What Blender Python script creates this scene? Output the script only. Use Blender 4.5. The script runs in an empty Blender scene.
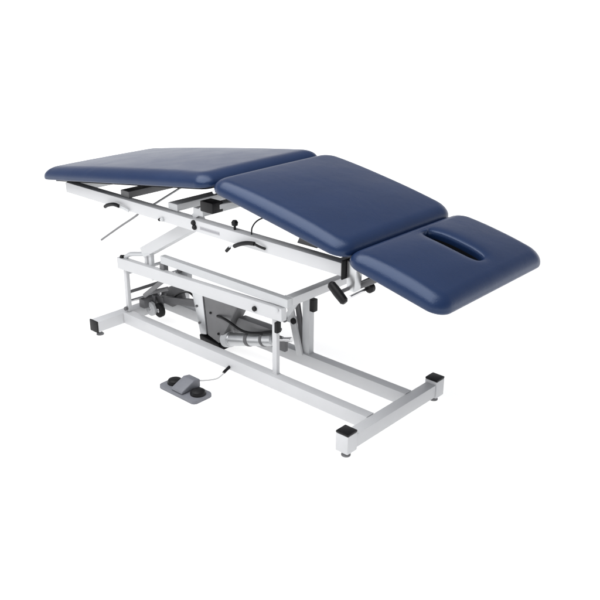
import bpy, bmesh, math, random
from mathutils import Vector, Matrix
random.seed(4)
S = bpy.context.scene
COL = S.collection

# ---------------------------------------------------------------- camera
cd = bpy.data.cameras.new('camera'); cam = bpy.data.objects.new('camera', cd); COL.objects.link(cam)
yaw, pitch, roll = 0.7293, 0.3826, 0.008
d = Vector((-math.sin(yaw)*math.cos(pitch), math.cos(yaw)*math.cos(pitch), -math.sin(pitch)))
r = Vector((math.cos(yaw), math.sin(yaw), 0)); u = r.cross(d)
r2 = r*math.cos(roll)+u*math.sin(roll); u2 = u*math.cos(roll)-r*math.sin(roll)
M = Matrix((r2, u2, -d)).transposed().to_4x4(); M.translation = Vector((3.1996, -2.0763, 1.6728))
cam.matrix_world = M
cd.sensor_width = 36; cd.lens = 832.17/600*36; cd.clip_end = 500
S.camera = cam
S.render.resolution_x = 1024; S.render.resolution_y = 1024

# ---------------------------------------------------------------- light of a white photo studio
w = bpy.data.worlds.new('World'); S.world = w; w.use_nodes = True
nt = w.node_tree; bg = nt.nodes['Background']
tc = nt.nodes.new('ShaderNodeTexCoord'); sp = nt.nodes.new('ShaderNodeSeparateXYZ'); cr = nt.nodes.new('ShaderNodeValToRGB')
nt.links.new(tc.outputs['Generated'], sp.inputs[0]); nt.links.new(sp.outputs['Z'], cr.inputs[0]); nt.links.new(cr.outputs[0], bg.inputs[0])
els = cr.color_ramp.elements
els[0].position = 0.0; els[0].color = (1, 1, 1, 1); els[1].position = 1.0; els[1].color = (.36, .37, .39, 1)
for pos, v in ((.14, (.95, .95, .97, 1)), (.36, (.30, .31, .34, 1))):
    e = els.new(pos); e.color = v
lt = nt.nodes.new('ShaderNodeMath'); lt.operation = 'LESS_THAN'; lt.inputs[1].default_value = -.002      # extra light added below the floor to blow it out to white
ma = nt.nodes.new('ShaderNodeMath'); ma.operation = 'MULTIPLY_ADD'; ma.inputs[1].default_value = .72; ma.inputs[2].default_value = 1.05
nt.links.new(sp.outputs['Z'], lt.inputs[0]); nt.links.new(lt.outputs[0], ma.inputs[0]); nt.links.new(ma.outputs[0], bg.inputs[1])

def area(name, loc, target, size, sy, power, colr=(1, 1, 1)):
    l = bpy.data.lights.new(name, 'AREA'); l.shape = 'RECTANGLE'; l.size = size; l.size_y = sy; l.energy = power; l.color = colr
    o = bpy.data.objects.new(name, l); COL.objects.link(o); o.location = loc
    o.rotation_euler = (Vector(target)-Vector(loc)).to_track_quat('-Z', 'Y').to_euler(); return o
area('overhead_softbox', (0.5, -1.3, 3.7), (0.5, -1.2, 0), 5.0, 4.4, 270)
S.view_settings.view_transform = 'Standard'; S.view_settings.look = 'None'
S.view_settings.exposure = 0; S.view_settings.gamma = 1

# ---------------------------------------------------------------- materials
def mat(name, col, rough=.4, metal=0, noise=0, nscale=30, bump=0, bscale=200, coat=0, spec=.5, rvar=0, tint=None, crease=0):
    m = bpy.data.materials.new(name); m.use_nodes = True; t = m.node_tree; b = t.nodes['Principled BSDF']
    b.inputs['Base Color'].default_value = (*col, 1); b.inputs['Roughness'].default_value = rough
    b.inputs['Metallic'].default_value = metal; b.inputs['Coat Weight'].default_value = coat
    b.inputs['Specular IOR Level'].default_value = spec
    if tint: b.inputs['Specular Tint'].default_value = (*tint, 1)
    co = t.nodes.new('ShaderNodeTexCoord')
    if noise or rvar:
        n = t.nodes.new('ShaderNodeTexNoise'); n.inputs['Scale'].default_value = nscale; n.inputs['Detail'].default_value = 5
        t.links.new(co.outputs['Object'], n.inputs['Vector'])
    if noise:
        mx = t.nodes.new('ShaderNodeMix'); mx.data_type = 'RGBA'
        mx.inputs['A'].default_value = (*[c*(1-noise) for c in col], 1); mx.inputs['B'].default_value = (*[min(1, c*(1+noise)) for c in col], 1)
        t.links.new(n.outputs['Fac'], mx.inputs['Factor']); t.links.new(mx.outputs['Result'], b.inputs['Base Color'])
    if rvar:
        mr = t.nodes.new('ShaderNodeMapRange'); mr.inputs['To Min'].default_value = rough-rvar; mr.inputs['To Max'].default_value = rough+rvar
        t.links.new(n.outputs['Fac'], mr.inputs['Value']); t.links.new(mr.outputs['Result'], b.inputs['Roughness'])
    if bump:
        n2 = t.nodes.new('ShaderNodeTexNoise'); n2.inputs['Scale'].default_value = bscale; n2.inputs['Detail'].default_value = 4
        bp = t.nodes.new('ShaderNodeBump'); bp.inputs['Strength'].default_value = bump; bp.inputs['Distance'].default_value = .002
        t.links.new(co.outputs['Object'], n2.inputs['Vector']); t.links.new(n2.outputs['Fac'], bp.inputs['Height'])
        t.links.new(bp.outputs['Normal'], b.inputs['Normal'])
    if crease:                                          # soft pulls and slack of stretched upholstery
        n3 = t.nodes.new('ShaderNodeTexNoise'); n3.inputs['Scale'].default_value = 7; n3.inputs['Detail'].default_value = 3; n3.inputs['Distortion'].default_value = .6
        b2 = t.nodes.new('ShaderNodeBump'); b2.inputs['Strength'].default_value = crease; b2.inputs['Distance'].default_value = .012
        t.links.new(co.outputs['Object'], n3.inputs['Vector']); t.links.new(n3.outputs['Fac'], b2.inputs['Height']); t.links.new(b2.outputs['Normal'], bp.inputs['Normal'])
    return m
VINYL = mat('navy_vinyl', (.0065, .0185, .060), .31, noise=.12, nscale=9, bump=.25, bscale=260, rvar=.05, spec=.5, tint=(.69, .80, 1), crease=.13)
BOARD = mat('black_board', (.006, .007, .010), .8, noise=.2, spec=.15)
PAINT = mat('white_enamel', (.56, .565, .575), .35, noise=.03, nscale=14, bump=.05, bscale=150)
GREYP = mat('grey_enamel', (.52, .53, .54), .38, noise=.05, nscale=20, bump=.05, bscale=150)
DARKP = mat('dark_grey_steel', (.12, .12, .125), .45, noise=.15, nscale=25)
MIDG = mat('mid_grey_casting', (.17, .17, .175), .42, noise=.15, nscale=22, bump=.1)
BLACK = mat('black_plastic', (.006, .006, .007), .42, noise=.2, nscale=60, bump=.1, spec=.22)
RUBBER = mat('black_rubber', (.012, .012, .013), .7, noise=.2, nscale=60, bump=.2, spec=.25)
CHROME = mat('zinc_steel', (.62, .62, .63), .25, 1, noise=.06, nscale=40)
ALU = mat('satin_aluminium', (.55, .56, .57), .33, .9, noise=.06, nscale=30)
PEDAL = mat('blue_grey_plastic', (.15, .155, .175), .5, noise=.08, nscale=50, bump=.15)
CABLE = mat('pale_grey_cable', (.5, .5, .5), .5)
DECAL = mat('grey_print', (.3, .3, .32), .5)
FLOOR = bpy.data.materials.new('underlit_floor'); FLOOR.use_nodes = True      # made translucent so the added light below whitens it and washes out shadows
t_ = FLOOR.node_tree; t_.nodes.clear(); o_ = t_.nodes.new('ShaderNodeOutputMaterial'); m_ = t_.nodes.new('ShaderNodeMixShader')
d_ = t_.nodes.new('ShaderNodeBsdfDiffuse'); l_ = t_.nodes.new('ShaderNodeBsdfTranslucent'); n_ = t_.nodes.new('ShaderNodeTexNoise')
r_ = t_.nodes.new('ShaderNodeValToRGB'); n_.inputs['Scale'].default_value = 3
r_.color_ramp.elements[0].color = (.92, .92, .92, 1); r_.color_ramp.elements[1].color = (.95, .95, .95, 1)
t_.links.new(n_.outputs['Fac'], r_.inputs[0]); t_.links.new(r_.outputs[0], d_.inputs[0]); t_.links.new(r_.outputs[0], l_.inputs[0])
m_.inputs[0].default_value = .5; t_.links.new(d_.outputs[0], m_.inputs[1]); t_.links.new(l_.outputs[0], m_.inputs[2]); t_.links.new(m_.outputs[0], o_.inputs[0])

# ---------------------------------------------------------------- mesh helpers
def link(name, bm, m, parent=None, smooth=None):
    bmesh.ops.recalc_face_normals(bm, faces=bm.faces)
    me = bpy.data.meshes.new(name); bm.to_mesh(me); bm.free()
    if m: me.materials.append(m)
    o = bpy.data.objects.new(name, me); COL.objects.link(o)
    if parent: o.parent = parent
    if smooth is not None:
        for p in me.polygons: p.use_smooth = True
        if smooth < 180: me.set_sharp_from_angle(angle=math.radians(smooth))
    return o
def prism(bm, pts, axis, a, b, bevel=.003, seg=2):
    """extrude polygon pts (2-D) along axis from a to b"""
    idx = {'x': lambda p, c: (c, p[0], p[1]), 'y': lambda p, c: (p[0], c, p[1]), 'z': lambda p, c: (p[0], p[1], c)}[axis]
    A = [bm.verts.new(idx(p, a)) for p in pts]; B = [bm.verts.new(idx(p, b)) for p in pts]; n = len(pts)
    fs = [bm.faces.new(A), bm.faces.new(B)]+[bm.faces.new((A[i], A[(i+1) % n], B[(i+1) % n], B[i])) for i in range(n)]
    if bevel:
        es = set(e for f in fs for e in f.edges)
        bmesh.ops.bevel(bm, geom=list(es), offset=bevel, segments=seg, affect='EDGES', profile=.6)
def box(bm, x0, x1, y0, y1, z0, z1, bevel=.003):
    prism(bm, [(x0, y0), (x1, y0), (x1, y1), (x0, y1)], 'z', z0, z1, bevel)
def bar(bm, a, b, w, h, up=(0, 0, 1), bevel=.003):
    """rectangular bar from a to b: w across, h along up"""
    a, b = Vector(a), Vector(b); t = (b-a).normalized(); s = t.cross(Vector(up)).normalized(); v = s.cross(t)
    vs = []
    for p in (a, b):
        for i, j in ((-1, -1), (1, -1), (1, 1), (-1, 1)): vs.append(bm.verts.new(p+s*i*w/2+v*j*h/2))
    fs = [bm.faces.new(vs[:4]), bm.faces.new(vs[4:])]+[bm.faces.new((vs[i], vs[(i+1) % 4], vs[4+(i+1) % 4], vs[4+i])) for i in range(4)]
    if bevel:
        bmesh.ops.bevel(bm, geom=list(set(e for f in fs for e in f.edges)), offset=bevel, segments=2, affect='EDGES', profile=.6)
def lathe(bm, a, b, prof, n=32):
    """surface of revolution about a->b; prof = [(t along 0..1, radius)]"""
    a, b = Vector(a), Vector(b); t = (b-a).normalized()
    s = t.orthogonal().normalized(); v = t.cross(s); rings = []
    for k, rad in prof:
        c = a+(b-a)*k
        rings.append([bm.verts.new(c+(s*math.cos(q*math.tau/n)+v*math.sin(q*math.tau/n))*rad) for q in range(n)])
    for R, Q in zip(rings, rings[1:]):
        for i in range(n): bm.faces.new((R[i], R[(i+1) % n], Q[(i+1) % n], Q[i]))
    bm.faces.new(rings[0]); bm.faces.new(rings[-1])
def rod(bm, a, b, rad, n=24, e=None):
    L = (Vector(b)-Vector(a)).length; e = min(rad*.25, L*.2) if e is None else e
    lathe(bm, a, b, [(0, rad-e), (e/L, rad), (1-e/L, rad), (1, rad-e)], n)
def tube(bm, pts, rad, n=10, sub=8):
    """smooth round tube through pts (Catmull-Rom)"""
    P = [Vector(p) for p in pts]; P = [2*P[0]-P[1]]+P+[2*P[-1]-P[-2]]; C = []
    for i in range(1, len(P)-2):
        for k in range(sub):
            t = k/sub; p0, p1, p2, p3 = P[i-1:i+3]
            C.append(.5*((2*p1)+(p2-p0)*t+(2*p0-5*p1+4*p2-p3)*t*t+(3*p1-p0-3*p2+p3)*t**3))
    C.append(P[-2]); rings = []
    for i, c in enumerate(C):
        t = (C[min(i+1, len(C)-1)]-C[max(i-1, 0)]).normalized(); s = t.cross(Vector((.13, .31, 1))).normalized(); v = s.cross(t)
        rings.append([bm.verts.new(c+(s*math.cos(q*math.tau/n)+v*math.sin(q*math.tau/n))*rad) for q in range(n)])
    for R, Q in zip(rings, rings[1:]):
        for i in range(n): bm.faces.new((R[i], R[(i+1) % n], Q[(i+1) % n], Q[i]))
    bm.faces.new(rings[0]); bm.faces.new(rings[-1])
def P(name, m, parent, fn, *a, smooth=35, **k):
    bm = bmesh.new(); fn(bm, *a, **k); return link(name, bm, m, parent, smooth)

# ---------------------------------------------------------------- setting
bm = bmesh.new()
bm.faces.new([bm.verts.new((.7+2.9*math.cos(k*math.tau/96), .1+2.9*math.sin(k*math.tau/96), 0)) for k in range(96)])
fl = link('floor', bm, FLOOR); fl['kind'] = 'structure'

# ---------------------------------------------------------------- the table
T = bpy.data.objects.new('treatment_table', None); COL.objects.link(T); T.location = (0, 0, 0)
T['label'] = 'motorised treatment table with three navy padded sections on a white steel lifting frame'
T['category'] = 'treatment table'

# --- cushions
W = .71; YC = .019
def outline(L, W, r, ins, N=24):
    """rounded rectangle inset by ins, corner radius r"""
    x0, x1, y0, y1 = ins, L-ins, ins, W-ins; rr = max(r-ins*.6, .012); pts = []
    cs = [((x1-rr, y1-rr), 0), ((x0+rr, y1-rr), 90), ((x0+rr, y0+rr), 180), ((x1-rr, y0+rr), 270)]
    for ci, ((cx, cy), a0) in enumerate(cs):
        for k in range(12):
            a = math.radians(a0+90*k/11); pts.append((cx+rr*math.cos(a), cy+rr*math.sin(a)))
        nx = cs[(ci+1) % 4]; a = math.radians(nx[1])
        q = (nx[0][0]+rr*math.cos(a), nx[0][1]+rr*math.sin(a)); p = pts[-1]
        for k in range(1, N): pts.append((p[0]+(q[0]-p[0])*k/N, p[1]+(q[1]-p[1])*k/N))
    return pts
def cushion(name, x0, z0, x1, z1, r=.05, t=.050, soft=.050, slot=None, bow=.012, crown=.012, label=None):
    L = math.hypot(x1-x0, z1-z0); ang = math.atan2(z1-z0, x1-x0); bm = bmesh.new(); rings = []
    def crn(x, y): return bow*max(0, 1-abs(2*x/L-1)**2.6)+crown*max(0, 1-abs(2*x/L-1)**2.2)*max(0, 1-abs(2*y/W-1)**2.2)
    def dimp(dist, gap):                                     # the vinyl is pulled down into the slot
        return -.009*math.exp(-dist/.014)*min(1, gap/.055)**1.5 if slot else 0
    def ring(ins, z, top=False):
        rings.append([bm.verts.new((x, y, z+crn(x, y)*min(1, z/t)**1.5)) for x, y in outline(L, W, r, ins)])
    ring(.010, 0); ring(.004, .002); ring(.001, .006); ring(0, .012)
    for k in range(1, 11):
        f = math.radians(9*k); ring(soft*(1-math.cos(f)), .012+(t-.012)*math.sin(f), k > 7)
    outer = outline(L, W, r, soft); n = len(outer); cxm, cym = L/2, W/2
    if slot:
        cx, cy, hl, hw = slot; inner = []
        # point of the slot outline nearest in direction to each outer point
        for x, y in outer:
            fx = (x-L/2)/(L/2-soft); fy = (y-W/2)/(W/2-soft)
            a = math.atan2(fy, fx); ca, sa = math.cos(a), math.sin(a)
            q = 1/((abs(ca)**3.2+abs(sa)**3.2)**(1/3.2)); sx = q*ca; sy = q*sa
            inner.append((cx+hl*sx, cy+hw*sy))
    else:
        inner = [(cxm+(x-cxm)*.03, cym+(y-cym)*.03) for x, y in outer]
    K = 26
    for k in range(1, K+1):
        s = (k/K); s = 1-(1-s)**(1.5 if slot else 1)
        row = []
        for (x, y), (a, b) in zip(outer, inner):
            px, py = x+(a-x)*s, y+(b-y)*s
            row.append(bm.verts.new((px, py, t+crn(px, py)+dimp(math.hypot(px-a, py-b), math.hypot(x-a, y-b)))))
        rings.append(row)
    if slot:
        cx, cy, hl, hw = slot
        for sc, dz in ((.97, -.003), (.92, -.008), (.90, -.015), (.96, -.028), (1.05, -.046)):
            rings.append([bm.verts.new((cx+(a-cx)*(1-(1-sc)*hw/hl*1.2), cy+(b-cy)*sc, t+crn(a, b)-.009*min(1, math.hypot(x-a, y-b)/.055)**1.5+dz)) for (a, b), (x, y) in zip(inner, outer)])
    for R, Q in zip(rings, rings[1:]):
        for i in range(n):
            f = bm.faces.new((R[i], R[(i+1) % n], Q[(i+1) % n], Q[i]))
            if slot and Q is rings[-1]: f.material_index = 1
    f = bm.faces.new(rings[-1]); f.material_index = 1 if slot else 0; bm.faces.new(rings[0])
    o = link(name, bm, VINYL, T, 60); o.location = (x0, YC, z0); o.rotation_euler = (0, -ang, 0)
    if slot:                                            # the bare board shows inside the cut-through
        o.data.materials.append(BOARD)
    if label: o['label'] = label
    bm = bmesh.new(); prism(bm, outline(L, W, r, .045), 'z', -.012, .001, 0)
    link('base_board', bm, BOARD, o, 35)
    return o
foot = cushion('leg_cushion', -.362, .703, .828, .866, r=.06, soft=.068, t=.056, bow=.003, label='long navy foot-end cushion sloping up to the middle')
mid = cushion('middle_cushion', .838, .866, 1.518, .735, r=.07, label='navy middle cushion sloping down towards the head end')
head = cushion('head_cushion', 1.517, .728, 1.922, .636, r=.062, slot=(.188, .392, .124, .043), label='short navy head cushion with an elongated breathing slot')

# --- upper frame (long beams under the cushions)
UF = P('upper_beam', PAINT, T, box, -.24, 1.466, .08, .125, .652, .702, .004)
P('upper_beam', PAINT, T, box, -.24, 1.466, .62, .665, .652, .702, .004)
for xx in (-.235, 1.42): P('cross_member', PAINT, T, box, xx, xx+.045, .127, .618, .655, .699)
# tubes carried above the beams, below the cushions
for xa, za, m in ((.17, .712, DARKP), (.50, .716, GREYP), (.66, .724, GREYP)):
    P('support_tube', m, T, box, xa, xa+.06, .10, .65, za-.008, za+.022)
def struts():
    for y in (.20, .54):
        P('cushion_rail', DARKP, T, bar, (-.2, y, .706), (.80, y, .842), .03, .022)
        P('cushion_rail', DARKP, T, bar, (.86, y, .838), (1.47, y, .722), .03, .022)
        P('cushion_rail', DARKP, T, bar, (1.50, y, .709), (1.82, y, .636), .03, .022)
struts()
P('hinge_rod', CHROME, T, rod, (.833, .06, .848), (.833, .69, .848), .008)
# bolts, knobs and print on the near beam
def bolt(x, z, m=BLACK, rr=.010):
    b = P('bolt', m, T, lathe, (x, .081, z), (x, .068, z), [(0, rr), (.6, rr), (1, rr*.6)], 16); return b
bolt(.485, .664, GREYP, .010); bolt(.470, .660, BLACK, .007); bolt(.686, .690, BLACK, .011); bolt(.692, .672, BLACK, .011)
bm = bmesh.new(); box(bm, .722, .838, .0788, .0803, .668, .681, 0)
LB = link('label_strip', bm, mat('grey_label', (.4, .4, .42), .5), UF)
bm = bmesh.new(); x = .728
for k in range(12):
    wd = (.005, .007, .006, .008)[k % 4]; box(bm, x, x+wd, .0781, .0787, .6715, .6775, 0); x += wd+.0028
link('print', bm, DECAL, LB)
# release handle at the foot end with its pull rod
H = P('release_lever', BLACK, T, tube, [(.10, .06, .650), (.125, .058, .662), (.17, .058, .674), (.205, .06, .672)], .0085)
P('lever_arm', GREYP, H, bar, (.20, .066, .671), (.26, .072, .658), .006, .014)
P('pull_rod', MIDG, T, tube, [(.31, .09, .665), (.29, .09, .64), (.15, .09, .555), (.005, .09, .464)], .0048)
# release handle mid
H = P('release_lever', BLACK, T, tube, [(.945, .06, .652), (.98, .056, .669), (1.02, .056, .682), (1.055, .06, .686)], .0085)
P('lever_arm', BLACK, H, tube, [(1.05, .06, .686), (1.075, .066, .678), (1.10, .074, .672)], .005)
P('trigger', GREYP, H, tube, [(.95, .06, .652), (.925, .058, .648), (.91, .058, .634)], .0035)
P('trigger_tip', BLACK, H, tube, [(.918, .058, .640), (.91, .058, .632), (.90, .058, .622)], .007)
# mushroom knob, cable, bracket above the beam
P('knob', BLACK, T, lathe, (.907, .10, .70), (.907, .10, .74), [(0, .005), (.45, .005), (.5, .012), (.8, .014), (1, .009)], 20)
P('release_cable', BLACK, T, tube, [(1.0, .10, .70), (1.005, .10, .733), (1.03, .11, .765), (1.08, .14, .79)], .003)
P('lift_bracket', GREYP, T, prism, [(1.06, .703), (1.25, .703), (1.21, .752), (1.14, .765)], 'y', .30, .33)
P('lift_bracket', DARKP, T, prism, [(1.20, .703), (1.30, .703), (1.27, .742), (1.22, .742)], 'y', .14, .17)
# gas-strut end with a square black block behind the beam
P('strut_bracket', GREYP, T, bar, (.655, .112, .704), (.735, .112, .762), .022, .024)
P('rubber_block', BLACK, T, box, .715, .79, .09, .15, .742, .787, .006)
P('strut_rod', GREYP, T, bar, (.78, .13, .765), (.90, .35, .792), .018, .02)
P('strut_rod', GREYP, T, rod, (.36, .12, .69), (.30, .42, .745), .005)

# --- lift mechanism
A = P('lift_bar', GREYP, T, box, .335, 1.125, .17, .20, .405, .442)
P('lift_cross_bar', PAINT, T, box, 1.085, 1.125, .2005, .62, .405, .442)
B = P('lift_bar', PAINT, T, bar, (.02, .172, .336), (1.105, .172, .372), .03, .056)
P('lift_bar', PAINT, T, bar, (.18, .452, .178), (.93, .452, .205), .03, .026)
#P('slide_bar', PAINT, T, bar, (.52, .245, .362), (1.0, .245, .372), .02, .02)
for xx, zz in ((.957, .362), ): P('pin', BLACK, B, rod, (xx, .158, zz), (xx, .146, zz), .011)
P('bolt', GREYP, B, rod, (1.085, .158, .392), (1.085, .15, .392), .007)
# near uprights
P('upright', PAINT, T, box, 1.035, 1.06, .175, .195, .087, .40, .003)
P('upright', PAINT, T, box, .045, .066, .172, .192, .087, .372, .003)
P('stop_block', BLACK, T, box, 1.061, 1.078, .16, .185, .283, .33, .004)
P('pin', BLACK, T, rod, (.048, .185, .365), (.048, .16, .372), .010)
P('pin', DARKP, T, rod, (.055, .171, .105), (.055, .155, .105), .010)
P('link_arm', GREYP, T, tube, [(.06, .18, .368), (.10, .18, .392), (.18, .18, .412), (.26, .18, .432)], .011)
P('lift_arm', PAINT, T, bar, (.20, .205, .425), (.58, .205, .645), .07, .05)
P('post', DARKP, T, box, .325, .355, .172, .20, .31, .404)
P('post', PAINT, T, box, .205, .222, .18, .20, .33, .43)
P('post', GREYP, T, box, .236, .256, .18, .20, .33, .44)
P('pivot_lug', GREYP, T, prism, [(.385, .33), (.47, .33), (.475, .40), (.44, .405), (.39, .375)], 'y', .21, .24)
P('pin', DARKP, T, rod, (.43, .209, .385), (.43, .195, .385), .012)
# far uprights at the head end: a crossed pair of links
P('link_arm', PAINT, T, bar, (.930, .400, .290), (.990, .400, .075), .012, .034)
P('link_arm', DARKP, T, bar, (.950, .422, .320), (.995, .422, .088), .012, .026)
P('link_arm', GREYP, T, bar, (.982, .438, .33), (.975, .438, .088), .010, .012)
P('upright', GREYP, T, box, .990, 1.030, .412, .445, .0865, .380)
P('pin', BLACK, T, rod, (.962, .392, .235), (.962, .378, .235), .014)
P('end_stop', BLACK, T, box, 1.031, 1.054, .412, .440, .292, .350, .004)
# cross shafts under the foot end, and a dark box for shade
P('shaft_or_shade', DARKP, T, rod, (.056, .190, .185), (.06, .45, .185), .008)
P('shaft_or_shade', DARKP, T, box, .05, .092, .248, .446, .088, .132)  # dark box added above the white cross tube, standing in for its shade
P('shaft_or_shade', CHROME, T, rod, (.060, .190, .14), (.075, .40, .14), .007)
P('shaft_or_shade', GREYP, T, rod, (.056, .190, .285), (.06, .45, .285), .008)
P('link_arm', DARKP, T, bar, (.10, .33, .12), (.46, .33, .19), .02, .035)
P('link_arm', DARKP, T, prism, [(.10, .09), (.17, .085), (.26, .14), (.24, .20), (.15, .19)], 'y', .36, .38)
P('pivot_lug', CHROME, T, rod, (.13, .31, .165), (.13, .34, .165), .016)

# --- base frame
BF = [P('side_rail', PAINT, T, box, .045, 1.55, .152, .198, .028, .086, .004),
      P('side_rail', PAINT, T, box, .045, 1.55, .402, .447, .028, .086, .004)]
P('cross_tube', PAINT, T, box, -.012, .044, .004, .58, .026, .080, .004)
P('end_cap', BLACK, T, box, -.014, .046, -.004, .004, .024, .082, .002)
P('cross_tube', PAINT, T, box, 1.551, 1.60, .030, .552, .028, .084, .004)
for y0 in (-.026, .552):
    s = P('foot_post', PAINT, T, box, 1.546, 1.604, y0, y0+.056, .022, .097, .004)
    P('end_cap', BLACK, s, box, 1.546, 1.604, y0, y0+.056, .0972, .106, .003)
def footer(x, y, top=.028):
    f = P('levelling_foot', CHROME, T, rod, (x, y, .006), (x, y, top), .006, 16)
    P('rubber_pad', MIDG, f, lathe, (x, y, 0.0), (x, y, .010), [(0, .018), (.4, .018), (1, .012)], 24)
footer(1.575, .002, .022); footer(1.575, .58, .022); footer(.016, .03); footer(.016, .56)

# --- transport casters
def caster(x, y, m):
    c = P('caster', m, T, lathe, (x, y-.011, .080), (x, y+.011, .080), [(0, .030), (.15, .036), (.85, .036), (1, .030)], 32)
    P('hub', CHROME, c, rod, (x, y-.0125, .080), (x, y+.0125, .080), .012)
    P('fork', DARKP, c, bar, (x, y+.018, .080), (x, y+.018, .145), .006, .024, up=(1, 0, 0))
caster(.098, .285, GREYP); caster(.142, .300, RUBBER)

# --- motor and actuator
M_ = P('motor_housing', ALU, T, prism, [(.425, .27), (.50, .27), (.52, .072), (.475, .062)], 'y', .27, .36, .006)
P('gear_case', MIDG, M_, prism, [(.503, .27), (.73, .27), (.665, .16), (.60, .05), (.523, .07)], 'y', .275, .355, .006)
P('motor_foot', BLACK, M_, prism, [(.47, .061), (.60, .048), (.62, .02), (.56, .010), (.475, .032)], 'y', .268, .362, .006)
AC = P('actuator', ALU, T, lathe, (.625, .30, .072), (.93, .30, .165), [(0, .022), (.02, .032), (.12, .034), (.13, .031), (.98, .028), (1, .02)], 32)
P('collar', GREYP, AC, lathe, (.612, .30, .068), (.655, .30, .081), [(0, .03), (.2, .037), (.9, .037), (1, .033)], 32)
P('actuator_cover', MIDG, T, prism, [(.66, .125), (.70, .20), (.93, .205), (.93, .19)], 'y', .305, .35, .006)
P('actuator_mount', DARKP, T, box, .92, 1.0, .29, .31, .13, .19)
P('actuator_rod', CHROME, T, rod, (.93, .30, .165), (1.03, .30, .196), .011)

# --- head-section hinge bracket, T handle and rods
P('hinge_plate', BLACK, T, box, 1.467, 1.473, .078, .13, .640, .712, .002)
P('hinge_plate', ALU, T, prism, [(1.475, .60), (1.51, .595), (1.52, .70), (1.475, .71)], 'y', .10, .14, .004)
TH = P('tee_handle', BLACK, T, lathe, (1.446, .045, .632), (1.517, .045, .576), [(0, .010), (.08, .016), (.5, .0175), (.92, .016), (1, .010)], 24)
P('shaft', DARKP, TH, rod, (1.483, .05, .603), (1.483, .25, .607), .007)
P('clamp_rod', CHROME, T, rod, (1.478, .12, .565), (1.462, .235, .558), .006)
P('knob', BLACK, T, lathe, (1.47, .236, .563), (1.47, .262, .563), [(0, .014), (.2, .02), (.8, .02), (1, .014)], 20)
P('support_arm', DARKP, T, bar, (1.49, .16, .60), (1.60, .16, .665), .014, .022)

# --- hoses, small links and hardware inside the lift
P('hose', BLACK, T, tube, [(.60, .27, .19), (.68, .25, .20), (.76, .27, .165), (.84, .28, .175), (.94, .30, .21)], .006)
P('hose', BLACK, T, tube, [(.46, .29, .20), (.38, .30, .235), (.28, .33, .20), (.20, .34, .15)], .005)
P('clamp_band', DARKP, AC, lathe, (.765, .30, .1147), (.785, .30, .1208), [(0, .031), (.2, .0325), (.8, .0325), (1, .031)], 32)
P('clamp_band', DARKP, AC, lathe, (.86, .30, .1437), (.875, .30, .1482), [(0, .030), (.2, .0315), (.8, .0315), (1, .030)], 32)
for px, pz in ((.44, .20), (.455, .12)): P('screw', DARKP, M_, rod, (px+.02, .271, pz), (px+.02, .264, pz), .006, 12)
for px, pz in ((.55, .19), (.60, .10), (.62, .19)): P('screw', BLACK, M_, rod, (px, .276, pz), (px, .269, pz), .006, 12)
P('link_arm', GREYP, T, bar, (.93, .36, .235), (1.01, .36, .355), .010, .022)
P('link_arm', GREYP, T, bar, (.30, .23, .31), (.44, .23, .375), .012, .022)
P('link_arm', MIDG, T, bar, (.12, .23, .17), (.30, .23, .31), .012, .022)
P('tie_rod', CHROME, T, rod, (.20, .22, .28), (.20, .42, .28), .007)
P('spring', MIDG, T, lathe, (.10, .30, .165), (.22, .30, .215), [(k/24, .011 if k % 2 else .007) for k in range(25)], 16)
P('pin', DARKP, T, rod, (.950, .350, .25), (.950, .335, .25), .010)
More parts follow.
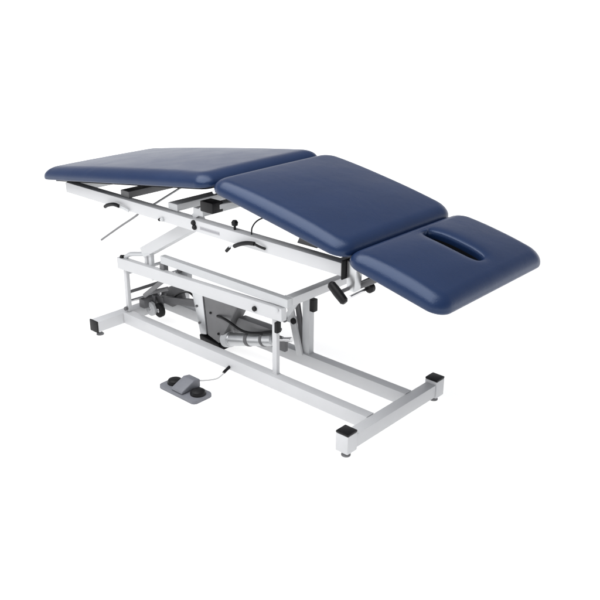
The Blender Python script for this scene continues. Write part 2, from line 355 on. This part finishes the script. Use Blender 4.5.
# weld beads where the tubes meet
def bead(a, b, rr=.0022):
    a, b = Vector(a), Vector(b); n = max(6, int((b-a).length/.004)); bm = bmesh.new()
    lathe(bm, a, b, [(k/(2*n), rr*(1 if k % 2 else .72)) for k in range(2*n+1)], 8); link('weld_bead', bm, PAINT, T, 50)
for y0, y1 in ((.154, .196), (.404, .445)):
    bead((1.5505, y0, .0855), (1.5505, y1, .0855)); bead((1.5505, y0, .030), (1.5505, y0, .083))
    bead((.0445, y0, .0815), (.0445, y1, .0815))
bead((1.034, .175, .0875), (1.061, .175, .0875)); bead((1.061, .175, .0875), (1.061, .195, .0875))
bead((.989, .412, .0875), (1.031, .412, .0875)); bead((1.031, .412, .0875), (1.031, .445, .0875))
bead((1.0845, .2003, .407), (1.0845, .2003, .440)); bead((1.0845, .2003, .4425), (1.1245, .2003, .4425))
for y in (.030, .552): bead((1.552, y, .0845), (1.598, y, .0845)); 

# ---------------------------------------------------------------- foot pedal
F = bpy.data.objects.new('foot_pedal', None); COL.objects.link(F); F.location = (.77, -.08, 0); F.scale = (1.07, 1.07, 1.07)
F['label'] = 'small grey twin foot switch with two round black pads on the floor before the table'
F['category'] = 'foot switch'
def FP(name, m, fn, *a, parent=None, smooth=35, **k):
    o = P(name, m, F if parent is None else parent, fn, *a, smooth=smooth, **k)
    if parent is None:
        o.matrix_parent_inverse = Matrix.Translation(Vector((-.77, .08, 0)))
    return o
def plate(bm):
    pts = []
    for cx, cy, a0 in ((.865, -.045, 0), (.68, -.045, 90), (.68, -.115, 180), (.865, -.115, 270)):
        for k in range(7):
            a = math.radians(a0+15*k); pts.append((cx+.014*math.cos(a), cy+.014*math.sin(a)))
    prism(bm, pts, 'z', .001, .016, .003)
FP('base_plate', PEDAL, plate)
FP('switch_housing', PEDAL, prism, [(-.125, .016), (-.028, .016), (-.028, .050), (-.06, .056), (-.125, .028)], 'x', .740, .805, .006, 3)
for x in (.705, .842):
    FP('pad', BLACK, lathe, (x, -.075, .014), (x, -.075, .036), [(0, .031), (.4, .031), (.75, .027), (.95, .018), (1, .008)], 32)
CB = FP('cable', CABLE, tube, [(.775, -.03, .035), (.785, .01, .022), (.80, .06, .016), (.802, .092, .024), (.797, .125, .036)], .003)
FP('strain_relief', BLACK, tube, [(.800, .100, .028), (.797, .125, .036), (.794, .158, .045)], .0065, parent=CB)
